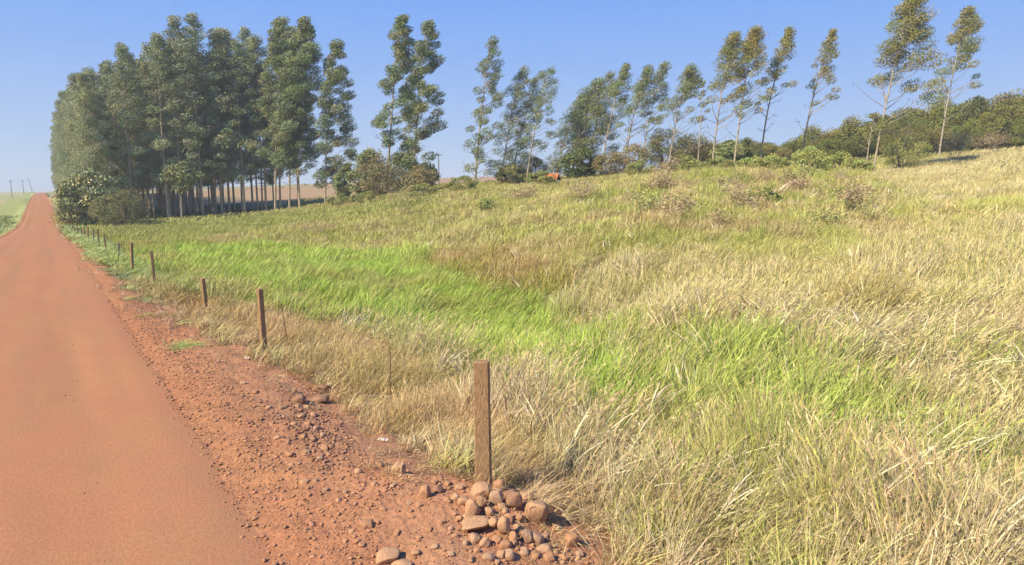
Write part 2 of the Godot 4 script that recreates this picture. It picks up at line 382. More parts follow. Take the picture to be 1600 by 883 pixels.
func inside(which: String, x: float, a: float, jitter: float) -> bool:
	var soft := jitter * 0.45
	var p := Vector2(x + rf(-soft, soft) + coarse.get_noise_2d(x * 3.0 + 50.0, a * 3.0) * jitter, a + rf(-soft, soft) + coarse.get_noise_2d(x * 3.0, a * 3.0 + 90.0) * jitter)
	return Geometry2D.is_point_in_polygon(p, polygons[which])


func grass_edge(a: float) -> float:
	# how near to the road the grass comes
	var k := [[-30.0, 3.5], [2.0, 3.5], [4.1, 3.35], [4.9, 2.95], [7.0, 3.0], [8.7, 3.12], [10.0, 2.65], [16.0, 2.1], [22.0, 1.75], [30.0, 1.5], [60.0, 1.4], [2000.0, 1.4]]
	for j in k.size() - 1:
		if a <= k[j + 1][0]:
			return lerpf(k[j][1], k[j + 1][1], clampf((a - k[j][0]) / (k[j + 1][0] - k[j][0]), 0, 1))
	return 1.4


func in_grove(x: float, a: float) -> bool:
	return x > 5.0 and x < 34.0 and a > 108.0 and a < 330.0


func red_field(x: float, a: float) -> bool:
	return a > 118.0 and x > 30.0 and a - 118.0 > (x - 60.0) * 0.75 and a < 330.0


func road_color(x: float, a: float) -> Color:
	var t := streaks.get_noise_2d(x * 2.0, a * 0.07) * 0.9 + streaks.get_noise_2d(x * 5.0 + 30.0, a * 0.22) * 0.5 + clods.get_noise_2d(x, a) * 0.25
	var pink := patchy.get_noise_2d(x * 7.0 + 13.0, a * 4.0) + 0.5 * patchy.get_noise_2d(x * 30.0, a * 30.0)
	var c := Color(0.43, 0.20, 0.098).lerp(Color(0.36, 0.182, 0.095), clampf(0.45 + t * 0.9, 0, 1))
	return c.lerp(Color(0.41, 0.18, 0.095), clampf(0.35 + pink * 1.4, 0, 0.8))


func soil_color(x: float, a: float) -> Color:
	var n := patchy.get_noise_2d(x * 4.0, a * 4.0) * 0.5 + patchy.get_noise_2d(x * 17.0, a * 17.0) * 0.5
	var red := Color(0.49, 0.23, 0.118).lerp(Color(0.43, 0.222, 0.125), clampf(0.5 + n, 0, 1))
	var litter := Color(0.34, 0.235, 0.115).lerp(Color(0.27, 0.2, 0.09), clampf(0.5 + n * 1.4, 0, 1))
	var far := Color(0.30, 0.29, 0.115).lerp(Color(0.36, 0.30, 0.14), clampf(0.5 + patchy.get_noise_2d(x * 0.4, a * 0.4) * 1.2, 0, 1))
	red = road_color(x, a).lerp(red, smooth(1.0, 2.4, x + n * 0.5))
	if x < -2.4:
		var e := smooth(2.9, 3.5, -x + n * 0.4)
		var strip := Color(0.33, 0.36, 0.14).lerp(Color(0.46, 0.36, 0.22), smooth(-0.1, 0.2, patchy.get_noise_2d(x * 0.12 + 40.0, a * 0.9)) if -x > 8.0 else 0.0)
		return red.lerp(strip, e)
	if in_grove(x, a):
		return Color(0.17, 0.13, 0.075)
	if red_field(x, a):
		return Color(0.40, 0.245, 0.15).lerp(Color(0.37, 0.28, 0.15), clampf(0.5 + 1.5 * patchy.get_noise_2d(x * 0.3, a * 0.5), 0, 1))
	var w := smooth(0.0, 0.7, x - grass_edge(a) + n * 0.5)
	var under := litter.lerp(far, smooth(25.0, 70.0, Vector2(x, a).length()))
	return red.lerp(under, w)


func grow_lines(from: float, to: float, step: float, low: float, high: float, growth: float, most := 45.0) -> PackedFloat32Array:
	var up := PackedFloat32Array()
	var p := from
	while p < to:
		up.append(p)
		p += step
	var s := step
	while p < high:
		up.append(p)
		s = minf(s * growth, most)
		p += s
	up.append(high)
	var down := PackedFloat32Array()
	p = from
	s = step
	while p > low:
		s = minf(s * growth, most)
		p -= s
		down.append(maxf(p, low))
	down.reverse()
	down.append_array(up)
	return down


func build_ground() -> void:
	xs = grow_lines(-3.4, 6.0, 0.1, -1500.0, 1700.0, 1.1)
	zs = grow_lines(1.0, 13.0, 0.1, -70.0, 1700.0, 1.1)
	var w := xs.size()
	var d := zs.size()
	heights.resize(w * d)
	var s := Shape.new()
	s.v.resize(w * d); s.n.resize(w * d); s.c.resize(w * d)
	for k in d:
		for j in w:
			heights[k * w + j] = land(xs[j], zs[k])
			s.v[k * w + j] = Vector3(xs[j], heights[k * w + j], -zs[k])
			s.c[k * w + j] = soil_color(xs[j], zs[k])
	for k in d:
		for j in w:
			var j0 := maxi(j - 1, 0)
			var j1 := mini(j + 1, w - 1)
			var k0 := maxi(k - 1, 0)
			var k1 := mini(k + 1, d - 1)
			s.n[k * w + j] = Vector3(-(heights[k * w + j1] - heights[k * w + j0]) / (xs[j1] - xs[j0]), 1, (heights[k1 * w + j] - heights[k0 * w + j]) / (zs[k1] - zs[k0])).normalized()
	s.i = grid_index(w, d)
	var o := part("ground", s.mesh(true), M.soil, self)
	tag(o, "rolling grassland with a red earth bank beside the road", "", "", "structure")


func grid_index(w: int, d: int) -> PackedInt32Array:
	var i := PackedInt32Array()
	i.resize((w - 1) * (d - 1) * 6)
	var p := 0
	for k in d - 1:
		for j in w - 1:
			var q := k * w + j
			i[p] = q; i[p + 1] = q + w; i[p + 2] = q + 1
			i[p + 3] = q + 1; i[p + 4] = q + w; i[p + 5] = q + w + 1
			p += 6
	return i


func build_road() -> void:
	var rx := PackedFloat32Array()
	var x := -3.1
	while x < 1.75:
		rx.append(x)
		x += 0.075
	var w := rx.size()
	var d := zs.size()
	var s := Shape.new()
	for k in d:
		var a := zs[k]
		for j in w:
			var e := minf(rx[j] + 3.1, 1.75 - rx[j])
			var near := 1.0 - smooth(15.0, 60.0, a)
			var rut := -0.012 * (exp(-pow((rx[j] + 1.75) / 0.3, 2)) + exp(-pow((rx[j] - 0.1) / 0.3, 2))) * (1.0 + streaks.get_noise_2d(rx[j], a * 0.2))
			var y := road_height(a) + rut - 0.075 * (1.0 - smooth(0.0, 0.9, e)) + 0.008 * near * clods.get_noise_2d(rx[j] * 0.5, a * 0.5)
			s.v.append(Vector3(rx[j], y, -a))
			s.c.append(road_color(rx[j], a))
	for k in d:
		for j in w:
			var a0 := s.v[k * w + maxi(j - 1, 0)]
			var a1 := s.v[k * w + mini(j + 1, w - 1)]
			var b0 := s.v[maxi(k - 1, 0) * w + j]
			var b1 := s.v[mini(k + 1, d - 1) * w + j]
			s.n.append((a1 - a0).cross(b1 - b0).normalized())
	s.i = grid_index(w, d)
	var o := part("road", s.mesh(true), M.road, self)
	tag(o, "straight red dirt road running to the horizon", "", "", "structure")


# ---------------------------------------------------------------- grass
func tuft(blades: int, tall: float, wide: float, spread: float, bend: float, heads: float) -> ArrayMesh:
	var s := Shape.new()
	for b in blades:
		var root := Vector3(rf(-spread, spread), -0.03, rf(-spread, spread))
		var h := tall * rf(0.45, 1.1)
		var az := rf(0, TAU)
		var lean := Vector3(cos(az), 0, sin(az)) * rf(0.05, 0.55)
		var pull := Vector3(bend * rf(0.3, 1.3), -0.10 * bend, rf(-0.25, 0.25) * bend)
		var side := Vector3(-sin(az), 0, cos(az)).rotated(Vector3.UP, rf(-0.9, 0.9)) * wide * (rf(0.6, 1.25) if rng.randf() > 0.09 else rf(1.6, 2.4)) * 0.5
		var tone := rf(0.5, 1.2)
		var col := Color(tone * rf(0.9, 1.1), tone, tone * rf(0.8, 1.15))
		if rng.randf() < 0.14:
			col = Color(1.22, 1.16, 1.2)
		var k := s.v.size()
		var steps := [0.0, 0.4, 0.75, 1.0]
		for j in 4:
			var t: float = steps[j]
			var p := root + Vector3.UP * h * t * (1.0 - 0.12 * t * bend) + lean * h * t + pull * h * t * t
			var ww: Vector3 = side * [0.8, 1.0, 0.7, 0.0][j]
			if j < 3:
				s.v.append(p - ww); s.v.append(p + ww)
				s.c.append(col); s.c.append(col)
			else:
				s.v.append(p); s.c.append(col)
		for j in 2:
			var q := k + j * 2
			s.i.append(q); s.i.append(q + 1); s.i.append(q + 2)
			s.i.append(q + 1); s.i.append(q + 3); s.i.append(q + 2)
		s.i.append(k + 4); s.i.append(k + 5); s.i.append(k + 6)
		if rng.randf() < heads:
			var tip := s.v[k + 6]
			var dir := (tip - s.v[k + 4]).normalized()
			for e in 5:
				var off := dir * h * (0.03 * e - 0.1)
				s.leaf(tip + off, (dir + ball() * 0.6).normalized() * h * 0.045, ball() * wide * 0.8, Color(1.1, 1.0, 0.95) * tone)
	return s.mesh(false)


func grass_tint(x: float, a: float, r: float) -> Array:
	# [colour, height factor, kind: 0 blades, 1 dry stalks, 2 fine brown]
	var n := patchy.get_noise_2d(x * 3.0, a * 3.0)
	var m := coarse.get_noise_2d(x * 2.0 + 300.0, a * 2.0)
	var straw := Color(0.585, 0.50, 0.23)
	var pale := Color(0.62, 0.535, 0.305)
	var green := Color(0.45, 0.60, 0.115)
	var olive := Color(0.50, 0.49, 0.16)
	var brown := Color(0.63, 0.445, 0.24)
	if x < -2.0:
		return [Color(0.42, 0.46, 0.18).lerp(Color(0.56, 0.45, 0.27), smooth(-0.1, 0.2, patchy.get_noise_2d(x * 0.12 + 40.0, a * 0.9)) if x < -8.0 else 0.1), 0.45, 0]
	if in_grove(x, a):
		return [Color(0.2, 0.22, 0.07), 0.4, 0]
	if inside("BROWN_STRIP", x, a, 0.7):
		return [brown.lerp(straw, clampf(0.15 + n + rf(-0.2, 0.2), 0, 0.7)), 0.78 + 0.4 * n, 2]
	if inside("GREEN_HOLLOW", x, a, 1.7):
		return [green.lerp(olive, clampf(0.12 + n * 1.3 + rf(-0.25, 0.25), 0, 1)) if rng.randf() > 0.10 else straw, 0.85 + 0.3 * m, 0]
	if Vector2(x - 10.4, a - 5.0).length() < 0.75 + n * 0.6:
		return [Color(0.40, 0.35, 0.13).lerp(brown, rng.randf() * 0.6), 1.25, 1]
	if inside("BROWN_CLUMP", x, a, 1.2):
		return [Color(0.46, 0.40, 0.12).lerp(brown, clampf(0.3 + n, 0, 1)), 1.15, 1]
	if x < 3.3 and a > 14.0 and a < 110.0:
		return [Color(0.42, 0.50, 0.17).lerp(Color(0.50, 0.54, 0.27), clampf(0.5 + n, 0, 1)), 0.55, 0]
	if inside("GREEN_MIX", x, a, 1.5):
		var p := clampf(0.45 + n * 1.5, 0.05, 0.85)
		return [Color(0.44, 0.53, 0.13) if rng.randf() < p else pale.lerp(straw, rng.randf()), 1.0 + 0.25 * m, 0 if rng.randf() < 0.6 else 1]
	if inside("PALE_STRAW", x, a, 2.0):
		return [pale.lerp(straw, clampf(0.35 + n * 1.2 + rf(-0.3, 0.3), 0, 1)) if rng.randf() > 0.16 else olive, 1.0 + 0.35 * m, 1]
	if inside("SCRUB", x, a, 4.0):
		var q := rng.randf()
		return [olive.lerp(Color(0.38, 0.43, 0.11), q) if n > -0.05 else Color(0.54, 0.41, 0.225).lerp(straw, q), 1.0 + 0.6 * m, 1]
	if r < 14.0 and x > 3.0:
		return [pale.lerp(Color(0.56, 0.41, 0.24), rng.randf()) if rng.randf() > 0.14 + n else olive, 0.95 + 0.3 * m, 1]
	var base := straw.lerp(olive, clampf(0.52 + n * 1.6 + rf(-0.15, 0.15), 0, 1))
	if a > 45.0 and x < 26.0:
		base = base.lerp(Color(0.44, 0.48, 0.13), 0.5)
	if x > 30.0 and a < 30.0 and r > 35.0:
		base = straw.lerp(pale, 0.5 + n)
	return [base, 0.75 + 0.35 * m, 1 if rng.randf() < 0.5 else 0]


func build_grass() -> void:
	var root := Node3D.new()
	root.name = "tall_grass"
	add_child(root)
	tag(root, "tall windblown grass, straw coloured to bright green, over the whole slope", "", "", "stuff")
	# bands: from, to, spacing, blades, blade width, spread
	var bands := [[1.6, 6.5, 0.06, 26, 0.006, 0.075], [6.5, 13.0, 0.08, 26, 0.008, 0.10], [13.0, 26.0, 0.115, 26, 0.011, 0.13], [26.0, 50.0, 0.19, 30, 0.017, 0.21], [50.0, 90.0, 0.38, 34, 0.032, 0.4], [90.0, 150.0, 1.1, 34, 0.08, 0.9]]
	var half := deg_to_rad(58.0)
	for b in bands:
		var protos := []
		for kind in 4:
			for variant in 3:
				var tall: float = [0.72, 0.78, 0.55, 0.5][kind]
				var blades: int = [1.0, 0.95, 1.5, 0.4][kind] * b[3]
				var wide: float = [1.05, 0.95, 0.6, 1.5][kind] * b[4]
				protos.append([tuft(blades, tall, wide, b[5], [0.4, 0.4, 0.35, 0.25][kind], [0.03, 0.16, 0.15, 0.2][kind]), [], PackedColorArray()])
		var rr: float = b[0]
		while rr < b[1]:
			var count := int(2.0 * half * rr / b[2])
			for c in count:
				var r: float = rr + rf(0, b[2])
				var t := deg_to_rad(YAW) + half * (2.0 * (c + rng.randf()) / count - 1.0)
				var x := r * sin(t)
				var a := r * cos(t)
				var edge := grass_edge(a) + patchy.get_noise_2d(x * 8.0, a * 8.0) * 0.5 + rf(-0.25, 0.25)
				var green_spot := false
				for q in GREEN_SPOTS:
					green_spot = green_spot or Vector2(x, a).distance_to(q) < 0.17 + 0.3 * patchy.get_noise_2d(x * 20.0, a * 20.0)
				var stray := x < edge and x > edge - 0.8 and a < 30.0 and rng.randf() < (0.2 if a > 6.0 else 0.42) * (1.0 - (edge - x) / 0.8)
				if x > -3.3 and x < edge and not green_spot and not stray:
					continue
				if x <= -3.3 and x > -3.6 - rf(0, 0.5):
					continue
				if red_field(x, a) and rng.randf() < 0.8:
					continue
				if x > 70.0 and r > 100.0:
					continue
				if Vector2(x - HUT.x, a - HUT.y).length() < 1.9:
					continue
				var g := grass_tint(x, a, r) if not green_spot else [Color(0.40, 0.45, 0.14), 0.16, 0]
				if stray:
					g = [Color(0.60, 0.42, 0.23), 0.5, 2]
				if x < edge + 0.5 and rng.randf() < 0.45:
					continue
				var kind: int = g[2]
				var fallen := kind == 1 and r < 40.0 and rng.randf() < 0.13
				if fallen:
					kind = 3
					g[0] = g[0].lerp(Color(0.80, 0.68, 0.46), 0.65)
				var slot: Array = protos[kind * 3 + rng.randi() % 3]
				var col: Color = g[0]
				var tone := rf(0.82, 1.15)
				col = Color(col.r * tone * rf(0.95, 1.05), col.g * tone, col.b * tone * rf(0.9, 1.1))
				var tus := coarse.get_noise_2d(x * 7.0 + 500.0, a * 7.0) if r < 45.0 else 0.0
				var hue := coarse.get_noise_2d(x * 5.0 - 500.0, a * 5.0) if r < 45.0 else 0.0
				col = Color(col.r * (1.0 + 0.16 * hue), col.g * (1.0 + 0.10 * hue), col.b * (1.0 + 0.30 * hue)) if kind != 0 else col.lerp(Color(0.54, 0.50, 0.18), clampf(hue * 1.3, 0, 0.6))
				var gust := coarse.get_noise_2d(x * 1.3 + 77.0, a * 1.3 - 31.0)
				var turn := -0.628 + (rf(-2.4, 2.4) if fallen else rf(-1.3, 1.3)) + gust * 0.9 + tus * 1.6
				var sc := rf(0.75, 1.2)
				var tall: float = sc * g[1] * (1.0 + 0.25 * gust + 0.55 * tus)
				tall *= lerpf(0.42, 1.0, smooth(0.0, 1.1, x - edge)) if x > 0.0 else 1.0
				var bas := Basis(Vector3.UP, turn) * Basis(Vector3.FORWARD, rf(0.5, 1.1) if fallen else rf(0.7, 1.4) if stray else rf(-0.15, 0.3)) * Basis.from_scale(Vector3(sc, tall, sc))
				slot[1].append(Transform3D(bas, spot(x, a, rf(0.1, 0.45) * g[1] if fallen and x > edge + 0.6 else 0.0)))
				slot[2].append(col)
			rr += b[2]
		for p in protos:
			if p[1].is_empty():
				continue
			var mm := MultiMesh.new()
			mm.transform_format = MultiMesh.TRANSFORM_3D
			mm.use_colors = true
			mm.mesh = p[0]
			mm.instance_count = p[1].size()
			for k in p[1].size():
				mm.set_instance_transform(k, p[1][k])
				mm.set_instance_color(k, p[2][k])
			var o := MultiMeshInstance3D.new()
			o.name = "tufts"
			o.multimesh = mm
			o.material_override = M.grass
			root.add_child(o, true)
			total_tufts += p[1].size()


var total_tufts := 0


# ---------------------------------------------------------------- trees and bushes
func clump(s: Shape, centre: Vector3, radius: float, count: int, length: float, width: float, col: Color, sweep: Vector3, flat := 0.75) -> void:
	for k in count:
		var d := ball()
		d = d.normalized() * pow(d.length(), 0.5)
		var p := centre + Vector3(d.x, d.y * flat, d.z) * radius + Vector3(0.65, 0.45, 0.47) * (sweep.length() * radius * rf(-0.7, 1.0))
		var along := (sweep + ball() * 1.1).normalized()
		var across := along.cross(ball()).normalized()
		var tone := rf(0.78, 1.2)
		s.leaf(p, along * length * rf(0.35, 0.6), across * width * rf(0.35, 0.6), Color(col.r * tone * rf(0.9, 1.15), col.g * tone, col.b * tone * rf(0.85, 1.1)))


func gum(o: Node3D, top: Vector3, start: float, rad: float, puffs: int, leaf_col: Color, bark: Color, dense := 1.0, flag := false) -> void:
	var tall := top.y
	var wood := Shape.new()
	var pts := PackedVector3Array()
	var radii := PackedFloat32Array()
	var wob := Vector2(rf(-1, 1), rf(-1, 1)) * 0.012 * tall
	var thick := (0.04 + tall * 0.0052) * rf(0.8, 1.15)
	var stem := func(t: float) -> Vector3:
		var s := 0.45 * t + 0.55 * t * t
		return Vector3(top.x * s + wob.x * sin(t * 5.0) * t, tall * t, top.z * s + wob.y * sin(t * 4.0 + 1.0) * t)
	for j in 15:
		var t := j / 14.0
		pts.append(stem.call(t) - (Vector3.UP * 0.5 if j == 0 else Vector3.ZERO))
		radii.append(thick * (1.0 - 0.9 * t) * (1.25 if j == 0 else 1.0))
	wood.tube(pts, radii, 7, bark)
	var limbs := wood
	var leaves := Shape.new()
	var length := clampf(tall * 0.0145, 0.21, 0.36)
	for k in puffs:
		var u := (k + rng.randf()) / puffs
		var q := pow(u, 0.6 if flag else 0.85)
		var t := start + (1.0 - start) * q
		var wide := rad * (0.22 + 0.78 * pow(1.0 - q, 0.75)) * (0.55 + 0.45 * smooth(0.0, 0.2, q))
		if flag:
			wide = rad * lerpf(1.0, 0.5, smooth(0.25, 0.5, q)) * (1.0 - 0.65 * smooth(0.55, 1.0, q))
		var az := rf(0, TAU)
		var dist := wide * (0.25 + 0.75 * sqrt(rng.randf()))
		if q > 0.93:
			dist *= 0.4
		var out := Vector3(cos(az), 0, sin(az)) * dist + WIND * wide * 0.3
		var c: Vector3 = stem.call(t) + out + Vector3.UP * dist * 0.15
		var cr := rad * rf(0.19, 0.34) * (1.0 if q < 0.85 else 0.8)
		if flag and q < 0.4:
			cr *= 0.8
		var tint := rf(0.85, 1.18)
		var col := Color(leaf_col.r * tint * rf(0.9, 1.2), leaf_col.g * tint, leaf_col.b * tint * rf(0.85, 1.15))
		clump(leaves, c, cr, int(430.0 * dense * cr * cr + 50.0), length, length * 0.30, col, WIND * 0.55 + Vector3.DOWN * 0.25 + Vector3.UP * 0.15 * rf(-1, 2), 0.66)
		var from: Vector3 = stem.call(maxf(t - dist * 0.75 / tall, 0.05))
		var mid := from.lerp(c, 0.5) + Vector3.DOWN * dist * 0.08
		limbs.tube(PackedVector3Array([from, mid, c]), PackedFloat32Array([0.035 + thick * 0.12, 0.03, 0.012]), 3, bark * 0.85)
	# a few bare twigs below the crown
	for k in 7:
		var t := rf(maxf(start * 0.5, 0.12), start + 0.15)
		var from: Vector3 = stem.call(t)
		var az := rf(0, TAU)
		var reach := rad * rf(0.4, 0.9)
		var tip := from + Vector3(cos(az) * reach, reach * rf(0.3, 0.9), sin(az) * reach)
		limbs.tube(PackedVector3Array([from, from.lerp(tip, 0.5) + Vector3.DOWN * reach * 0.06, tip]), PackedFloat32Array([0.04, 0.025, 0.01]), 3, bark * 0.8)
		clump(leaves, tip, 0.35, 9, length, length * 0.3, leaf_col, WIND * 0.5)
	part("trunk", limbs.mesh(true), M.bark, o)
	part("crown", leaves.mesh(false), M.leaf, o)


func dome(o: Node3D, wide: float, tall: float, leaf_col: Color, length: float, slim: float, puffs: int, per: int, sweep: Vector3, low := 0.12, bark := Color(0.22, 0.17, 0.12), crown_named := "crown") -> void:
	var wood := Shape.new()
	var leaves := Shape.new()
	var stems := 4 if low < 0.2 else 1
	for k in stems:
		var az := rf(0, TAU)
		var tip := Vector3(cos(az) * wide * 0.22, tall * 0.7, sin(az) * wide * 0.22) if stems > 1 else Vector3(rf(-0.3, 0.3), tall * 0.75, rf(-0.3, 0.3))
		var foot := Vector3(cos(az), 0, sin(az)) * 0.12 * (1.0 if stems > 1 else 0.0)
		wood.tube(PackedVector3Array([foot + Vector3.DOWN * 0.3, foot.lerp(tip, 0.5) + ball() * 0.15, tip]), PackedFloat32Array([0.03 + tall * 0.014, 0.02 + tall * 0.009, 0.02]), 5, bark)
	for k in puffs:
		var d := ball()
		d = d.normalized() * pow(d.length(), 0.35)
		var y := low + (1.0 - low) * (0.5 + 0.5 * d.y)
		var fat := sqrt(maxf(0.05, 1.0 - pow(maxf(d.y, -0.5), 2.0)))
		var c := Vector3(d.x * wide * 0.42 * fat, tall * y * 0.92, d.z * wide * 0.42 * fat) + sweep * tall * 0.10 * y * y
		var cr := minf(wide, tall) * rf(0.10, 0.19)
		var tint := rf(0.75, 1.25)
		var col := Color(leaf_col.r * tint * rf(0.9, 1.2), leaf_col.g * tint, leaf_col.b * tint)
		clump(leaves, c, cr, per, length, length * slim, col, sweep * 0.6 + Vector3.UP * 0.2, 0.8)
		if k % 3 == 0:
			var from := Vector3(0, tall * low * 0.8, 0)
			wood.tube(PackedVector3Array([from, from.lerp(c, 0.55) + ball() * 0.2, c]), PackedFloat32Array([0.02 + tall * 0.006, 0.02, 0.01]), 3, bark)
	part("trunk" if crown_named == "crown" else "stems", wood.mesh(true), M.bark, o)
	part(crown_named, leaves.mesh(false), M.leaf, o)


func twiggy(o: Node3D, wide: float, tall: float, leafy: float, leaf_col: Color, twig_col: Color) -> void:
	var wood := Shape.new()
	var leaves := Shape.new()
	var stems := 15
	for k in stems:
		var az := TAU * (k + rng.randf()) / stems
		var out := rf(0.15, 1.0)
		var tip := Vector3(cos(az) * wide * 0.5 * out, tall * rf(0.6, 1.0) * (1.15 - 0.5 * out), sin(az) * wide * 0.5 * out) + WIND * wide * 0.08
		var mid := Vector3(tip.x * 0.38, tip.y * 0.55, tip.z * 0.38) + ball() * 0.06
		wood.tube(PackedVector3Array([Vector3(cos(az) * 0.05, -0.1, sin(az) * 0.05), mid, tip]), PackedFloat32Array([0.014, 0.009, 0.004]), 4, twig_col)
		for j in 7:
			var f := rf(0.3, 0.95)
			var p := mid.lerp(tip, f) if f > 0.4 else mid
			var e := p + Vector3(rf(-1, 1), rf(0.1, 1.0), rf(-1, 1)).normalized() * tall * rf(0.15, 0.4)
			wood.tube(PackedVector3Array([p, p.lerp(e, 0.5) + ball() * 0.03, e]), PackedFloat32Array([0.006, 0.004, 0.002]), 3, twig_col)
			if leafy > 0.0:
				clump(leaves, e, tall * 0.16, int(14 * leafy), 0.13, 0.05, leaf_col, WIND * 0.4 + Vector3.UP * 0.3)
				clump(leaves, p, tall * 0.16, int(8 * leafy), 0.13, 0.05, leaf_col, WIND * 0.4 + Vector3.UP * 0.3)
	part("twigs", wood.mesh(true), M.bark, o)
	if leafy > 0.0 and leaves.v.size():
		part("leaves", leaves.mesh(false), M.leaf, o)


func build_gums() -> void:
	for k in GUMS.size():
		var g: Array = GUMS[k]
		rng.seed = 900 + k * 17
		var at := spot(g[1], g[2])
		var o := thing("gum_tree", g[0], "tree", at, "single gum trees on the field edge" if k < 21 else "gum trees at the open end of the grove")
		var brown := 0.8 if k in [15, 17] else 0.55 if k > 13 and k < 21 else 0.0
		var col := Color(0.22, 0.26, 0.125).lerp(Color(0.28, 0.255, 0.075), brown)
		var bark := Color(0.50, 0.41, 0.29) if k != 20 else Color(0.52, 0.46, 0.36)
		gum(o, Vector3(g[3] - g[1], g[5] - at.y, -(g[4] - g[2])), g[6], g[7], g[8], col, bark, 1.0, k > 8 and k < 21)


func build_grove() -> void:
	var protos := []
	for k in 9:
		rng.seed = 4000 + k * 31
		var edge := k >= 5
		var o := Node3D.new()
		gum(o, Vector3(rf(-0.6, 1.6), 30.0, rf(-0.5, 1.2)), 0.05 if edge else rf(0.09, 0.26), 3.9 if edge else 3.2, 96 if edge else 74, Color(0.27, 0.31, 0.175), Color(0.62, 0.50, 0.35), 0.42)
		protos.append(o)
	rng.seed = 77
	var lots := []
	# front rows facing the field, then the long edge along the road
	for row in 12:
		for c in 9:
			if c >= 6 and row >= 4 or c == 8 and row >= 2:
				continue
			lots.append([11.4 + c * 2.75 + rf(-1.1, 1.1) - row * 0.1, 111.5 + row * 4.0 + rf(-1.7, 1.7) - c * 0.9, 0 if row > 0 else 1, c])
	var a := 158.0
	while a < 330.0:
		for row in 2:
			lots.append([9.6 + row * 3.6 + rf(-0.6, 0.6), a + rf(-1.5, 1.5), 0, 0])
		a += 5.5 if a < 220.0 else 9.0
	a = 110.0
	while a < 340.0:
		lots.append([6.5 + rf(-0.5, 0.5), a + rf(-0.8, 0.8), 2, 0])
		a += 3.6 if a < 160.0 else 5.5
	for l in lots:
		var edge: bool = l[2] == 2
		var k := rng.randi() % 5 if not edge else 5 + rng.randi() % 4
		var o: Node3D = protos[k].duplicate()
		o.name = numbered("grove_tree")
		add_child(o)
		var sc := rf(0.7, 0.95)
		if rng.randf() < 0.15 and l[0] > 14.0:
			sc = rf(0.95, 1.02)
		if edge:
			sc = rf(0.74, 0.9) * (0.84 if l[1] < 128.0 else 0.93 if l[1] < 150.0 else 1.0)
		if l[2] == 1:
			sc = [0.84, 0.9, 0.98, 1.0, 0.93, 0.88, 0.9, 0.85, 0.83][l[3]]
		o.transform = Transform3D(Basis(Vector3.UP, rf(-0.6, 0.6)) * Basis.from_scale(Vector3(sc * rf(0.95, 1.15), sc, sc * rf(0.95, 1.15))), spot(l[0], l[1]))
		tag(o, "tall gum tree with foliage down to the ground along the roadside edge of the grove" if edge else "tall gum tree standing deep inside the dense grove" if l[2] == 0 else "tall gum tree of the grove's front row, %s pale trunk from the roadside corner" % ORDINALS[l[3]], "tree", "trees of the gum grove")
	for p in protos:
		p.free()


func build_bushes() -> void:
	var looks := [[Color(0.30, 0.335, 0.165), 0.5, 0.42], [Color(0.21, 0.215, 0.095), 0.36, 0.16], [Color(0.255, 0.225, 0.11), 0.3, 0.28], [Color(0.24, 0.28, 0.12), 0.42, 0.25], [Color(0.13, 0.165, 0.06), 0.36, 0.35]]
	for k in BUSHES.size():
		var b: Array = BUSHES[k]
		rng.seed = 1500 + k * 7
		var o := thing("bush", b[0], "tree" if "tree" in b[0] or "sapling" in b[0] else "bush", spot(b[1], b[2]), "bushes and thickets at the field edge")
		var look: Array = looks[b[5]]
		dome(o, b[3], b[4], look[0], look[1], look[2], int(34 + b[3] * b[4] * 1.0), 120 if b[5] != 2 else 70, WIND * (1.6 if b[5] == 3 else 0.6), 0.08, Color(0.25, 0.2, 0.15), "foliage")
	# the lone young tree before the grove
	rng.seed = 61
	var t := thing("young_tree", "young pale leaved tree with forked stem standing before the grove", "tree", spot(15.92, 102.2))
	dome(t, 5.2, 8.6, Color(0.24, 0.27, 0.12), 0.5, 0.4, 30, 55, WIND * 0.6, 0.55, Color(0.36, 0.31, 0.24))
	var tints := [Color(0.36, 0.32, 0.15), Color(0.28, 0.31, 0.11), Color(0.40, 0.31, 0.19), Color(0.32, 0.37, 0.12), Color(0.13, 0.16, 0.06)]
	for k in SHRUBS.size():
		var b: Array = SHRUBS[k]
		rng.seed = 2500 + k * 11
		var o := thing("shrub", b[0], "shrub" if not "branch" in b[0] else "dead branch", spot(b[1], b[2]), "shrubs and weeds in the grass")
		if b[5] >= 0.8:
			dome(o, b[3] * 1.15, b[4] * 1.4, tints[b[6]], 0.14, 0.4, 44, 130, WIND * 0.6, 0.05, Color(0.25, 0.2, 0.15), "foliage")
		else:
			twiggy(o, b[3] * 1.1, b[4] * 1.35, b[5], tints[b[6]], Color(0.50, 0.39, 0.27))

	# scattered dry brush over the upper slope
	var brush := []
	for k in 4:
		rng.seed = 2900 + k
		var o := Node3D.new()
		twiggy(o, 1.7, 1.15, [0.25, 0.45, 0.0, 0.3][k], [tints[2], tints[0], tints[2], Color(0.40, 0.40, 0.16)][k], Color(0.52, 0.40, 0.28))
		brush.append(o)
	rng.seed = 2950
	for k in 34:
		var x := rf(17.0, 40.0)
		var a := rf(10.0, 32.0)
		if not Geometry2D.is_point_in_polygon(Vector2(x, a), polygons["SCRUB"]):
			continue
		var j := rng.randi() % 4
		var o := copy(brush[j], "brush", ["thin brown brush with few leaves in the upper slope scrub", "straw coloured leafy brush in the upper slope scrub", "bare leafless brush in the upper slope scrub", "greenish leafy brush in the upper slope scrub"][j], spot(x, a))
		tag(o, o.get_meta("label"), "shrub", "dry brush on the upper slope")
		o.rotation.y = rf(0, TAU)
		o.scale = Vector3.ONE * rf(0.6, 1.15)
	for o in brush:
		o.free()


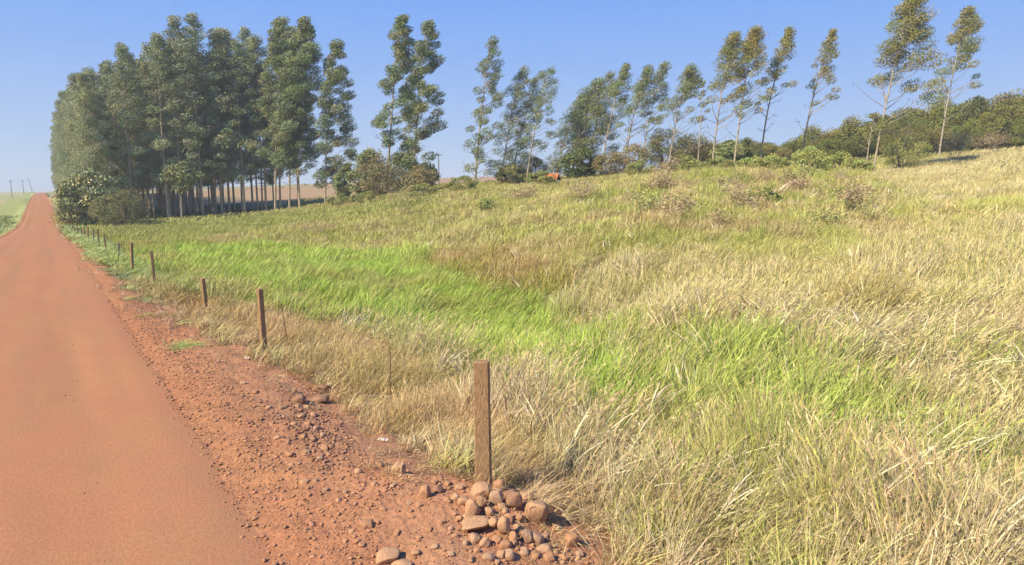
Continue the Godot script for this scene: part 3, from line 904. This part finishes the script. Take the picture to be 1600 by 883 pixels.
func build_forest() -> void:
	var protos := []
	var cols := [Color(0.19, 0.185, 0.055), Color(0.215, 0.205, 0.065), Color(0.17, 0.205, 0.06), Color(0.20, 0.22, 0.065), Color(0.22, 0.20, 0.08), Color(0.13, 0.15, 0.055)]
	var looks := ["olive green forest tree on the hill slope", "brownish olive forest tree on the hill slope", "green forest tree on the hill slope", "yellow green forest tree on the hill slope", "dry brownish forest tree on the hill slope", "dark green forest tree on the hill slope"]
	for k in 6:
		rng.seed = 6000 + k
		var o := Node3D.new()
		dome(o, 7.0, 6.4, cols[k], 0.27, 0.42, 70, 165, WIND * 0.3, 0.1, Color(0.26, 0.22, 0.17))
		protos.append(o)
	rng.seed = 333
	var rows := [[82.0, 1150.0, 1690.0], [92.0, 1130.0, 1700.0], [101.0, 1110.0, 1700.0], [112.0, 1080.0, 1700.0], [126.0, 1070.0, 1720.0], [142.0, 1060.0, 1740.0], [162.0, 1280.0, 1760.0], [185.0, 1380.0, 1780.0]]
	for row in rows:
		var px: float = row[1]
		while px < row[2]:
			var d: float = row[0] + rf(-4, 4)
			var t := deg_to_rad(YAW)
			var u := (px - 800.0) / 1010.0 * d
			var x := u * cos(t) + d * sin(t)
			var a := -u * sin(t) + d * cos(t)
			var big := (0.6 if row[0] < 85.0 else 1.0) * lerpf(0.72, 1.2, smooth(1150.0, 1560.0, px)) * rf(0.8, 1.15)
			if px < 1240.0 and px > 1195.0:
				big *= 0.7
			var k := rng.randi() % 6
			var o: Node3D = protos[k].duplicate()
			o.name = numbered("forest_tree")
			add_child(o)
			o.transform = Transform3D(Basis(Vector3.UP, rf(0, TAU)) * Basis.from_scale(Vector3(big * rf(0.9, 1.15), big, big * rf(0.9, 1.15))), spot(x, a))
			tag(o, looks[k], "tree", "trees of the forest on the hill")
			px += rf(0.6, 0.95) * 5000.0 / d * maxf(big, 0.8)
	for p in protos:
		p.free()


# ---------------------------------------------------------------- fence, stones and small things
func build_fence() -> void:
	var spots := [[2.91, 4.42, 1.13, -0.76], [2.74, 10.7, 1.06, 0.12], [2.86, 16.0, 0.88, 0.2], [2.47, 21.3, 1.14, -0.1], [2.40, 26.5, 1.08, 0.15]]
	var a := 31.9
	rng.seed = 91
	while a < 92.0:
		spots.append([2.42 + rf(-0.08, 0.08), a, rf(0.95, 1.2), rf(-0.3, 0.3)])
		a += 5.5 + rf(-0.3, 0.3)
	for k in spots.size():
		var s: Array = spots[k]
		var label := "weathered brown fence post standing in the heap of red stones" if k == 0 else "weathered fence post, %s along the road from the stone heap" % ORDINALS[k]
		if k in [5, 8]:
			label = "pale bleached fence post, %s along the road from the stone heap" % ORDINALS[k]
		var o := thing("fence_post", label, "fence post", spot(s[0], s[1]), "wooden posts of the roadside fence")
		o.rotation = Vector3(rf(-0.06, 0.06), s[3], rf(-0.07, 0.07)) if k > 1 else Vector3(0.0, s[3], 0.015)
		if k == 0:
			o.rotation = Vector3(0.005, s[3], 0.01)
		var st := Shape.new()
		st.block(Basis.IDENTITY, Vector3(0, -0.35, 0), Vector3(0.14, s[2] + 0.35, 0.08) if k == 0 else Vector3(0.085, s[2] + 0.35, 0.105), 0.009, Color(1, 1, 1), 0.94)
		part("timber", st.mesh(true), M.pale_wood if k in [5, 8] else M.wood, o)
		if k < 2:
			for j in 5:
				var w := Shape.new()
				var y: float = s[2] - 0.07 - j * 0.21
				var c := Vector3(0.052, y, 0.042) if k == 0 else Vector3(-0.03, y, 0.056)
				w.tube(PackedVector3Array([c + Vector3(-0.008, 0.006, -0.01), c + Vector3(-0.006, 0.004, 0.005), c + Vector3(0.012, -0.004, 0.006), c + Vector3(0.028, -0.012, 0.0)]), PackedFloat32Array([0.003, 0.003, 0.003, 0.002]), 5, Color(0.12, 0.08, 0.06))
				part("wire_staple", w.mesh(true), M.plain, o)
	var stakes := [["thin rusty stake in the dry grass near the stone heap", 3.53, 7.64, 0.92, 0.03], ["thin rusty stake in the grass right of the second post", 4.4, 12.6, 0.85, -0.02], ["thin rusty stake leaning in the brown grass just beside the second post", 3.34, 11.34, 0.85, -0.1]]
	for k in 3:
		var o := thing("stake", stakes[k][0], "stake", spot(stakes[k][1], stakes[k][2]), "thin stakes between the fence posts")
		var s := Shape.new()
		var h: float = stakes[k][3]
		var pts := PackedVector3Array()
		var radii := PackedFloat32Array()
		for j in 9:
			pts.append(Vector3(stakes[k][4] * j / 8.0 + 0.006 * sin(j * 2.1), -0.2 + (h + 0.2) * j / 8.0, 0.006 * cos(j * 2.1)))
			radii.append(0.011 - 0.0004 * j)
		s.tube(pts, radii, 6, Color(0.2, 0.12, 0.075))
		part("rod", s.mesh(true), M.plain, o)


func rock(seed_: int, boxy: float, detail := 3) -> ArrayMesh:
	# a unit stone: a cube sphere pushed about by noise and cut by a few flat faces
	rng.seed = seed_
	var f := FastNoiseLite.new()
	f.seed = seed_
	f.frequency = 0.9
	f.fractal_octaves = 3
	var cuts := []
	for k in 10:
		cuts.append([ball().normalized(), rf(0.58, 0.92)])
	var s := Shape.new()
	var w := detail * 2 + 1
	for face in 6:
		var k := s.v.size()
		var nrm: Vector3 = [Vector3.RIGHT, Vector3.LEFT, Vector3.UP, Vector3.DOWN, Vector3.BACK, Vector3.FORWARD][face]
		var u := Vector3(nrm.y, nrm.z, nrm.x)
		var t := nrm.cross(u)
		for j in w:
			for m in w:
				var p := nrm + u * (2.0 * m / (w - 1) - 1.0) + t * (2.0 * j / (w - 1) - 1.0)
				var d := p.normalized()
				var r := lerpf(1.0, p.length() * 0.8, boxy) * (1.0 + 0.28 * f.get_noise_3dv(d * 1.3))
				for cut in cuts:
					var proj: float = d.dot(cut[0])
					if proj * r > cut[1]:
						r = lerpf(r, cut[1] / proj, 0.85)
				s.v.append(d * r * 0.5)
				s.c.append(Color(1, 1, 1) * (1.0 + 0.12 * f.get_noise_3dv(d * 4.0 + Vector3.ONE * 9.0)))
				s.n.append(Vector3.ZERO)
		for j in w - 1:
			for m in w - 1:
				var q := k + j * w + m
				s.i.append(q); s.i.append(q + w); s.i.append(q + 1)
				s.i.append(q + 1); s.i.append(q + w); s.i.append(q + w + 1)
	# smooth normals shared over the seams
	var sums := {}
	for j in range(0, s.i.size(), 3):
		var p0 := s.v[s.i[j]]
		var nn := (s.v[s.i[j + 2]] - p0).cross(s.v[s.i[j + 1]] - p0)
		for e in 3:
			var key := (s.v[s.i[j + e]] * 1000.0).round()
			sums[key] = sums.get(key, Vector3.ZERO) + nn
	for j in s.v.size():
		var nn: Vector3 = sums[(s.v[j] * 1000.0).round()].normalized()
		s.n[j] = nn if nn.dot(s.v[j]) > 0.0 else -nn
	return s.mesh(true)


func build_stones() -> void:
	var shapes := []
	for k in 9:
		shapes.append(rock(7000 + k, [0.25, 0.5, 0.8][k % 3]))
	rng.seed = 17
	var tones := [M.stone_tan, M.stone_red, M.stone_grey]
	for k in STONES.size():
		var s: Array = STONES[k]
		var dark: bool = "dark" in s[0] or "blackish" in s[0]
		var mat: Material = M.stone_dark if dark else M.stone_grey if "grey" in s[0] else M.stone_red if "red" in s[0] or "brown" in s[0] else M.stone_tan
		var o := part("stone", shapes[(k * 4 + 1) % 9], mat, self)
		var flat := 0.7 if "flat" in s[0] or "slab" in s[0] else 1.0
		var lift := 0.03 if k < 9 else 0.0
		o.transform = Transform3D(Basis(Vector3.UP, -0.63 + rf(-0.2, 0.2)) * Basis.from_scale(Vector3(s[3], s[4] * flat, s[3] * 0.9) * 1.42) * Basis(Vector3(rf(-1, 1), rf(-1, 1), rf(-1, 1)).normalized(), rf(-0.4, 0.4)), spot(s[1], s[2], s[4] * 0.3 + lift))
		tag(o, s[0], "stone", "stones of the heap at the post" if k < 18 else "stones on the red bank")
	var heap := HEAP_STONES.duplicate()
	for k in 46:
		var w := rf(0.028, 0.055)
		heap.append([2.82 + rng.randfn(0, 0.24), 3.72 + rng.randfn(0, 0.22), w, w * rf(0.6, 0.9)])
	for set_ in [[heap, "small tan stone packed into the heap at the post", "stones of the heap at the post"], [BANK_STONES, "small stone lying in the rubble on the red bank", "stones on the red bank"]]:
		for s in set_[0]:
			var o := part("stone", shapes[rng.randi() % 9], tones[rng.randi() % 3], self)
			o.transform = Transform3D(Basis(Vector3.UP, rf(0, TAU)) * Basis.from_scale(Vector3(s[2] * 1.05, s[3], s[2] * rf(0.8, 1.1)) * 1.3) * Basis(Vector3(rf(-1, 1), rf(-1, 1), rf(-1, 1)).normalized(), rf(-0.6, 0.6)), spot(s[0], s[1], s[3] * 0.2))
			tag(o, set_[1], "stone", set_[2])
	# loose gravel: too many to count
	var root := Node3D.new()
	root.name = "gravel"
	add_child(root)
	tag(root, "loose red gravel along the edge of the dirt road", "", "", "stuff")
	for v in 5:
		var small := rock(7100 + v, [0.2, 0.6, 0.4, 0.1, 0.5][v], 1)
		rng.seed = 40 + v
		var list := []
		if v == 4:
			for q in BANK_STONES.slice(16, 30):
				for e in 26:
					list.append([q[0] + rng.randfn(0, 0.13), q[1] + rng.randfn(0, 0.2), rf(0.018, 0.05)])
		for k in 13000 if v < 4 else 0:
			var a := 1.2 + 17.0 * pow(rng.randf(), 1.5)
			var x := rf(0.5, 3.3)
			var rubble := absf(x - 2.35 - 0.25 * sin(a * 0.9)) < 0.28 and a > 4.6 and a < 9.0
			var dens := exp(-pow((x - 1.5) / 0.48, 2.0)) * 0.9 + (1.0 if rubble else 0.0) + 0.30 * clampf(patchy.get_noise_2d(x * 7.0, a * 7.0) * 3.0 + 0.4, 0, 1) + 1.2 * exp(-(pow(x - 2.95, 2) + pow(a - 3.8, 2)) / 0.3)
			if rng.randf() > dens:
				if rng.randf() < 0.05:
					x = rf(-2.5, 1.2)
				else:
					continue
			var size := rf(0.006, 0.015) if rng.randf() < 0.86 else rf(0.015, 0.038)
			if x < 1.0:
				size *= 0.6
			list.append([x, a, size])
		var mm := MultiMesh.new()
		mm.transform_format = MultiMesh.TRANSFORM_3D
		mm.use_colors = true
		mm.mesh = small
		mm.instance_count = list.size()
		for k in list.size():
			var l: Array = list[k]
			var y := ground_at(l[0], l[1])
			if l[0] < 1.25:
				y = maxf(y, road_height(l[1]) - 0.012)
			mm.set_instance_transform(k, Transform3D(Basis(Vector3.UP, rf(0, TAU)) * Basis.from_scale(Vector3(l[2] * rf(0.9, 1.5), l[2] * rf(0.6, 1.0), l[2])), Vector3(l[0], y + l[2] * 0.2, -l[1])))
			var t := rf(0.8, 1.15)
			mm.set_instance_color(k, Color(t, t * rf(0.93, 1.08), t * rf(0.9, 1.15)))
		var o := MultiMeshInstance3D.new()
		o.name = "pebbles"
		o.multimesh = mm
		o.material_override = M.stone_dark if v == 4 else M.stone_red if v % 2 else M.stone_brown
		root.add_child(o, true)


func build_small_things() -> void:
	rng.seed = 5
	# pale scraps and a bent dry stalk on the bank
	var scraps := [["crumpled white scrap lying on the red soil of the bank", 2.83, 6.33, 0.12], ["small pale chip at the left foot of the post", 2.72, 4.5, 0.06], ["small white scrap on the bare soil near the second post", 2.35, 10.2, 0.08]]
	for k in 3:
		var s := Shape.new()
		var w: float = scraps[k][3]
		for j in 6:
			var x0 := w * (j / 6.0 - 0.5)
			var x1 := w * ((j + 1) / 6.0 - 0.5)
			var y0 := 0.015 + 0.02 * absf(sin(j * 1.9 + k))
			var y1 := 0.015 + 0.02 * absf(sin((j + 1) * 1.9 + k))
			s.quad(Vector3(x0, y0, -w * 0.16), Vector3(x0, y0 * 0.4, w * 0.16), Vector3(x1, y1 * 0.4, w * 0.18), Vector3(x1, y1, -w * 0.15), Color(0.6, 0.5, 0.4))
		var o := thing("scrap", scraps[k][0], "litter", spot(scraps[k][1], scraps[k][2]))
		o.rotation.y = -0.7
		part("sheet", s.mesh(true), M.plain, o)
	var stalk := thing("dry_stalk", "long bent straw stalk arching over the dry grass edge", "stalk", spot(3.05, 7.6))
	var st := Shape.new()
	st.tube(PackedVector3Array([Vector3(-0.12, 0.02, 0.06), Vector3(-0.12, 0.12, 0.05), Vector3(-0.05, 0.22, 0.02), Vector3(0.02, 0.28, 0.0), Vector3(0.12, 0.22, -0.01), Vector3(0.3, 0.2, 0.03), Vector3(0.45, 0.17, 0.1)]), PackedFloat32Array([0.008, 0.008, 0.007, 0.006, 0.005, 0.004, 0.003]), 5, Color(0.66, 0.50, 0.30))
	part("stem", st.mesh(true), M.plain, stalk)
	# power poles
	var poles := [["distant power pole with crossarm beyond the thicket, right of the tall gum pair", 74.6, 131.3, 8.6, 0.0, 0.25], ["far power pole left of the road, nearest of three, lowest in the pale field", -11.3, 379.0, 8.0, 0.0, 0.4], ["far power pole left of the road, middle one of three on the skyline", -8.2, 451.0, 8.0, 0.0, 0.4], ["far leaning power pole beside the end of the road", -2.6 - 2.2, 515.0, 9.0, -0.16, 0.4]]
	for k in 4:
		var p: Array = poles[k]
		var o := thing("power_pole", p[0], "power pole", spot(p[1], p[2]), "power poles along the fields")
		o.rotation = Vector3(0, p[5], 0)
		var s := Shape.new()
		var h: float = p[3]
		s.tube(PackedVector3Array([Vector3(0, -0.5, 0), Vector3(p[4] * h * 0.5, h * 0.5, 0), Vector3(p[4] * h, h, 0)]), PackedFloat32Array([0.16, 0.14, 0.11]), 8, Color(0.2, 0.17, 0.14))
		part("shaft", s.mesh(true), M.plain, o)
		var c := Shape.new()
		c.block(Basis(Vector3.UP, 0), Vector3(p[4] * h, h - 0.5, 0), Vector3(2.0, 0.14, 0.12), 0.02, Color(0.2, 0.17, 0.14))
		part("crossarm", c.mesh(true), M.plain, o)
		for j in 3:
			var q := Shape.new()
			q.tube(PackedVector3Array([Vector3(0, 0, 0), Vector3(0, 0.12, 0), Vector3(0, 0.2, 0)]), PackedFloat32Array([0.05, 0.07, 0.03]), 6, Color(0.4, 0.36, 0.32))
			var ins := part("insulator", q.mesh(true), M.plain, o)
			ins.position = Vector3(p[4] * h + (j - 1) * 0.85, h - 0.37, 0.0)
	# the hut: only its tiled roof shows over the slope
	var hut := thing("hut", "small hut with orange red tiled roof half sunk behind the grassy ridge", "hut", spot(HUT.x, HUT.y))
	hut.rotation.y = deg_to_rad(-YAW) + PI / 2 - 0.35
	hut.scale = Vector3(0.85, 0.9, 0.8)
	var walls := Shape.new()
	for wall in [[Vector3(0, -0.2, 0.75), Vector3(1.5, 1.9, 0.1)], [Vector3(0, -0.2, -0.75), Vector3(1.5, 1.9, 0.1)], [Vector3(-0.7, -0.2, 0), Vector3(0.1, 1.9, 1.39)], [Vector3(0.7, -0.2, 0), Vector3(0.1, 1.9, 1.39)]]:
		walls.block(Basis.IDENTITY, wall[0], wall[1], 0.004, Color(0.72, 0.68, 0.6))
	part("wall", walls.mesh(true), M.plain, hut)
	var door := Shape.new()
	door.block(Basis.IDENTITY, Vector3(0.2, 0.0, 0.815), Vector3(0.6, 1.5, 0.03), 0.004, Color(0.25, 0.18, 0.12))
	part("door", door.mesh(true), M.plain, hut)
	var roof := Node3D.new()
	roof.name = "roof"
	hut.add_child(roof)
	var deck := Shape.new()
	for side in [-1.0, 1.0]:
		var b := Basis(Vector3.FORWARD, side * 0.62)
		deck.block(b, Vector3(side * 0.49, 1.98, 0), Vector3(1.2, 0.04, 1.9), 0.004, Color(0.2, 0.14, 0.1))
	part("deck", deck.mesh(true), M.plain, roof)
	var tile := Shape.new()
	var arc := []
	for j in 5:
		arc.append(Vector2(-0.075 + 0.0375 * j, 0.035 * sin(PI * j / 4.0)))
	for j in 4:
		tile.quad(Vector3(0.14, arc[j].y + 0.012, arc[j].x), Vector3(0.14, arc[j + 1].y + 0.012, arc[j + 1].x), Vector3(-0.14, arc[j + 1].y, arc[j + 1].x), Vector3(-0.14, arc[j].y, arc[j].x), Color(1, 1, 1))
	var tile_mesh := tile.mesh(true)
	for side in [-1.0, 1.0]:
		var b := Basis(Vector3.FORWARD, side * 0.62)
		for row in 5:
			for col in 12:
				var t := part("tile", tile_mesh, [M.tile_a, M.tile_b, M.tile_c][rng.randi() % 3], roof)
				t.transform = Transform3D(b, Vector3(side * 0.49, 1.98, 0) + b * Vector3(-0.48 + row * 0.24, 0.048, -0.86 + col * 0.157))


# ---------------------------------------------------------------- materials and light
func make_materials() -> void:
	M.soil = paint(Color(1, 1, 1), 0.95, 0.15)
	M.soil.albedo_texture = grain(3, 0.02, 0.80, 1.0)
	M.soil.uv1_triplanar = true
	M.soil.uv1_world_triplanar = true
	M.soil.uv1_scale = Vector3.ONE * 0.9
	M.soil.heightmap_enabled = true
	M.soil.heightmap_texture = grain(5, 0.03, 0.0, 1.0, 512, 5)
	M.soil.heightmap_scale = 1.3
	M.road = paint(Color(1, 1, 1), 0.9, 0.2)
	M.road.albedo_texture = grain(8, 0.05, 0.86, 1.0)
	M.road.uv1_triplanar = true
	M.road.uv1_world_triplanar = true
	M.road.uv1_scale = Vector3(1.3, 1.3, 0.7)
	M.road.heightmap_enabled = true
	M.road.heightmap_texture = grain(9, 0.06, 0.0, 1.0, 512, 4)
	M.road.heightmap_scale = 0.14
	M.grass = paint(Color(1, 1, 1), 0.75, 0.25)
	M.grass.backlight_enabled = true
	M.grass.backlight = Color(0.35, 0.35, 0.25)
	M.leaf = paint(Color(1, 1, 1), 0.7, 0.22)
	M.leaf.backlight_enabled = true
	M.leaf.backlight = Color(0.3, 0.35, 0.2)
	M.bark = paint(Color(1, 1, 1), 0.9, 0.15)
	M.bark.albedo_texture = grain(21, 0.02, 0.72, 1.0, 256)
	M.bark.uv1_triplanar = true
	M.bark.uv1_scale = Vector3(1.2, 0.35, 1.2)
	M.plain = paint(Color(1, 1, 1), 0.85, 0.2)
	for w in [["wood", Color(0.50, 0.315, 0.17)], ["pale_wood", Color(0.52, 0.42, 0.26)]]:
		var m := paint(w[1], 0.9, 0.15)
		m.albedo_texture = grain(31, 0.03, 0.62, 1.0, 512, 5)
		m.uv1_triplanar = true
		m.uv1_scale = Vector3(7, 0.6, 7)
		m.heightmap_enabled = true
		m.heightmap_texture = grain(32, 0.04, 0, 1, 512, 4)
		m.heightmap_scale = 0.5
		M[w[0]] = m
	for w in [["stone_tan", Color(0.57, 0.325, 0.185)], ["stone_red", Color(0.53, 0.275, 0.15)], ["stone_grey", Color(0.52, 0.315, 0.195)], ["stone_dark", Color(0.38, 0.205, 0.125)], ["stone_brown", Color(0.52, 0.265, 0.145)]]:
		var m := paint(w[1], 0.92, 0.2)
		m.albedo_texture = grain(41, 0.025, 0.7, 1.0, 256)
		m.uv1_triplanar = true
		m.uv1_scale = Vector3.ONE * 1.5
		M[w[0]] = m
	M.tile_a = paint(Color(0.58, 0.17, 0.065))
	M.tile_b = paint(Color(0.50, 0.14, 0.055))
	M.tile_c = paint(Color(0.64, 0.21, 0.09))


func _ready() -> void:
	# camera
	var cam := Camera3D.new()
	cam.name = "camera"
	cam.fov = 47.64
	cam.far = 6000.0
	cam.position = Vector3(0, EYE, 0)
	cam.rotation_degrees = Vector3(-PITCH, -YAW, 0)
	add_child(cam)
	# sky, air and exposure
	var env := Environment.new()
	env.background_mode = Environment.BG_SKY
	env.tonemap_mode = Environment.TONE_MAPPER_LINEAR
	env.tonemap_exposure = 1.7
	env.sdfgi_enabled = true
	env.ssao_enabled = true
	env.ssil_enabled = true
	var sky := ProceduralSkyMaterial.new()
	sky.sky_top_color = Color(0.04, 0.265, 0.92).linear_to_srgb()
	sky.sky_horizon_color = Color(0.555, 0.70, 0.85).linear_to_srgb()
	sky.sky_curve = 0.15
	sky.sky_energy_multiplier = 0.80
	sky.ground_horizon_color = Color(0.45, 0.42, 0.36).linear_to_srgb()
	sky.ground_bottom_color = Color(0.3, 0.22, 0.15).linear_to_srgb()
	sky.sun_angle_max = 0.0
	env.sky = Sky.new()
	env.sky.sky_material = sky
	env.fog_enabled = true
	env.fog_density = 0.0006
	env.fog_light_color = Color(0.93, 0.96, 1.0)
	var we := WorldEnvironment.new()
	we.name = "world"
	we.environment = env
	add_child(we)
	# sun from the left of the picture, a little behind the camera
	var sun := DirectionalLight3D.new()
	sun.name = "sun"
	sun.light_energy = 1.6
	sun.light_color = Color(1.0, 0.945, 0.81)
	sun.light_angular_distance = 0.5
	sun.shadow_enabled = true
	var towards := Vector3(-0.999 * 0.731, 0.682, -0.053 * 0.731)
	sun.look_at_from_position(towards * 50.0, Vector3.ZERO)
	add_child(sun)
	# noise fields
	coarse.seed = 11; coarse.frequency = 0.11
	patchy.seed = 12; patchy.frequency = 0.09; patchy.fractal_octaves = 3
	clods.seed = 13; clods.frequency = 2.2; clods.fractal_octaves = 3
	streaks.seed = 14; streaks.frequency = 0.6; streaks.fractal_octaves = 3
	for f in [coarse, patchy, clods, streaks]:
		f.noise_type = FastNoiseLite.TYPE_SIMPLEX_SMOOTH
	for p in [["GREEN_HOLLOW", GREEN_HOLLOW], ["GREEN_MIX", GREEN_MIX], ["PALE_STRAW", PALE_STRAW], ["BROWN_STRIP", BROWN_STRIP], ["BROWN_CLUMP", BROWN_CLUMP], ["SCRUB", SCRUB]]:
		polygons[p[0]] = PackedVector2Array(p[1])
	for c in HILL:
		hill_x.append(c[0] * 0.01); hill_a.append(c[1] * 0.01); hill_w.append(c[2])
	rng.seed = 1
	make_materials()
	build_ground()
	build_road()
	print("land ", Time.get_ticks_msec())
	build_grove()
	build_gums()
	build_forest()
	build_bushes()
	print("trees ", Time.get_ticks_msec())
	rng.seed = 2
	build_grass()
	print("grass ", total_tufts, " ", Time.get_ticks_msec())
	build_fence()
	build_stones()
	build_small_things()
	print("done ", Time.get_ticks_msec())
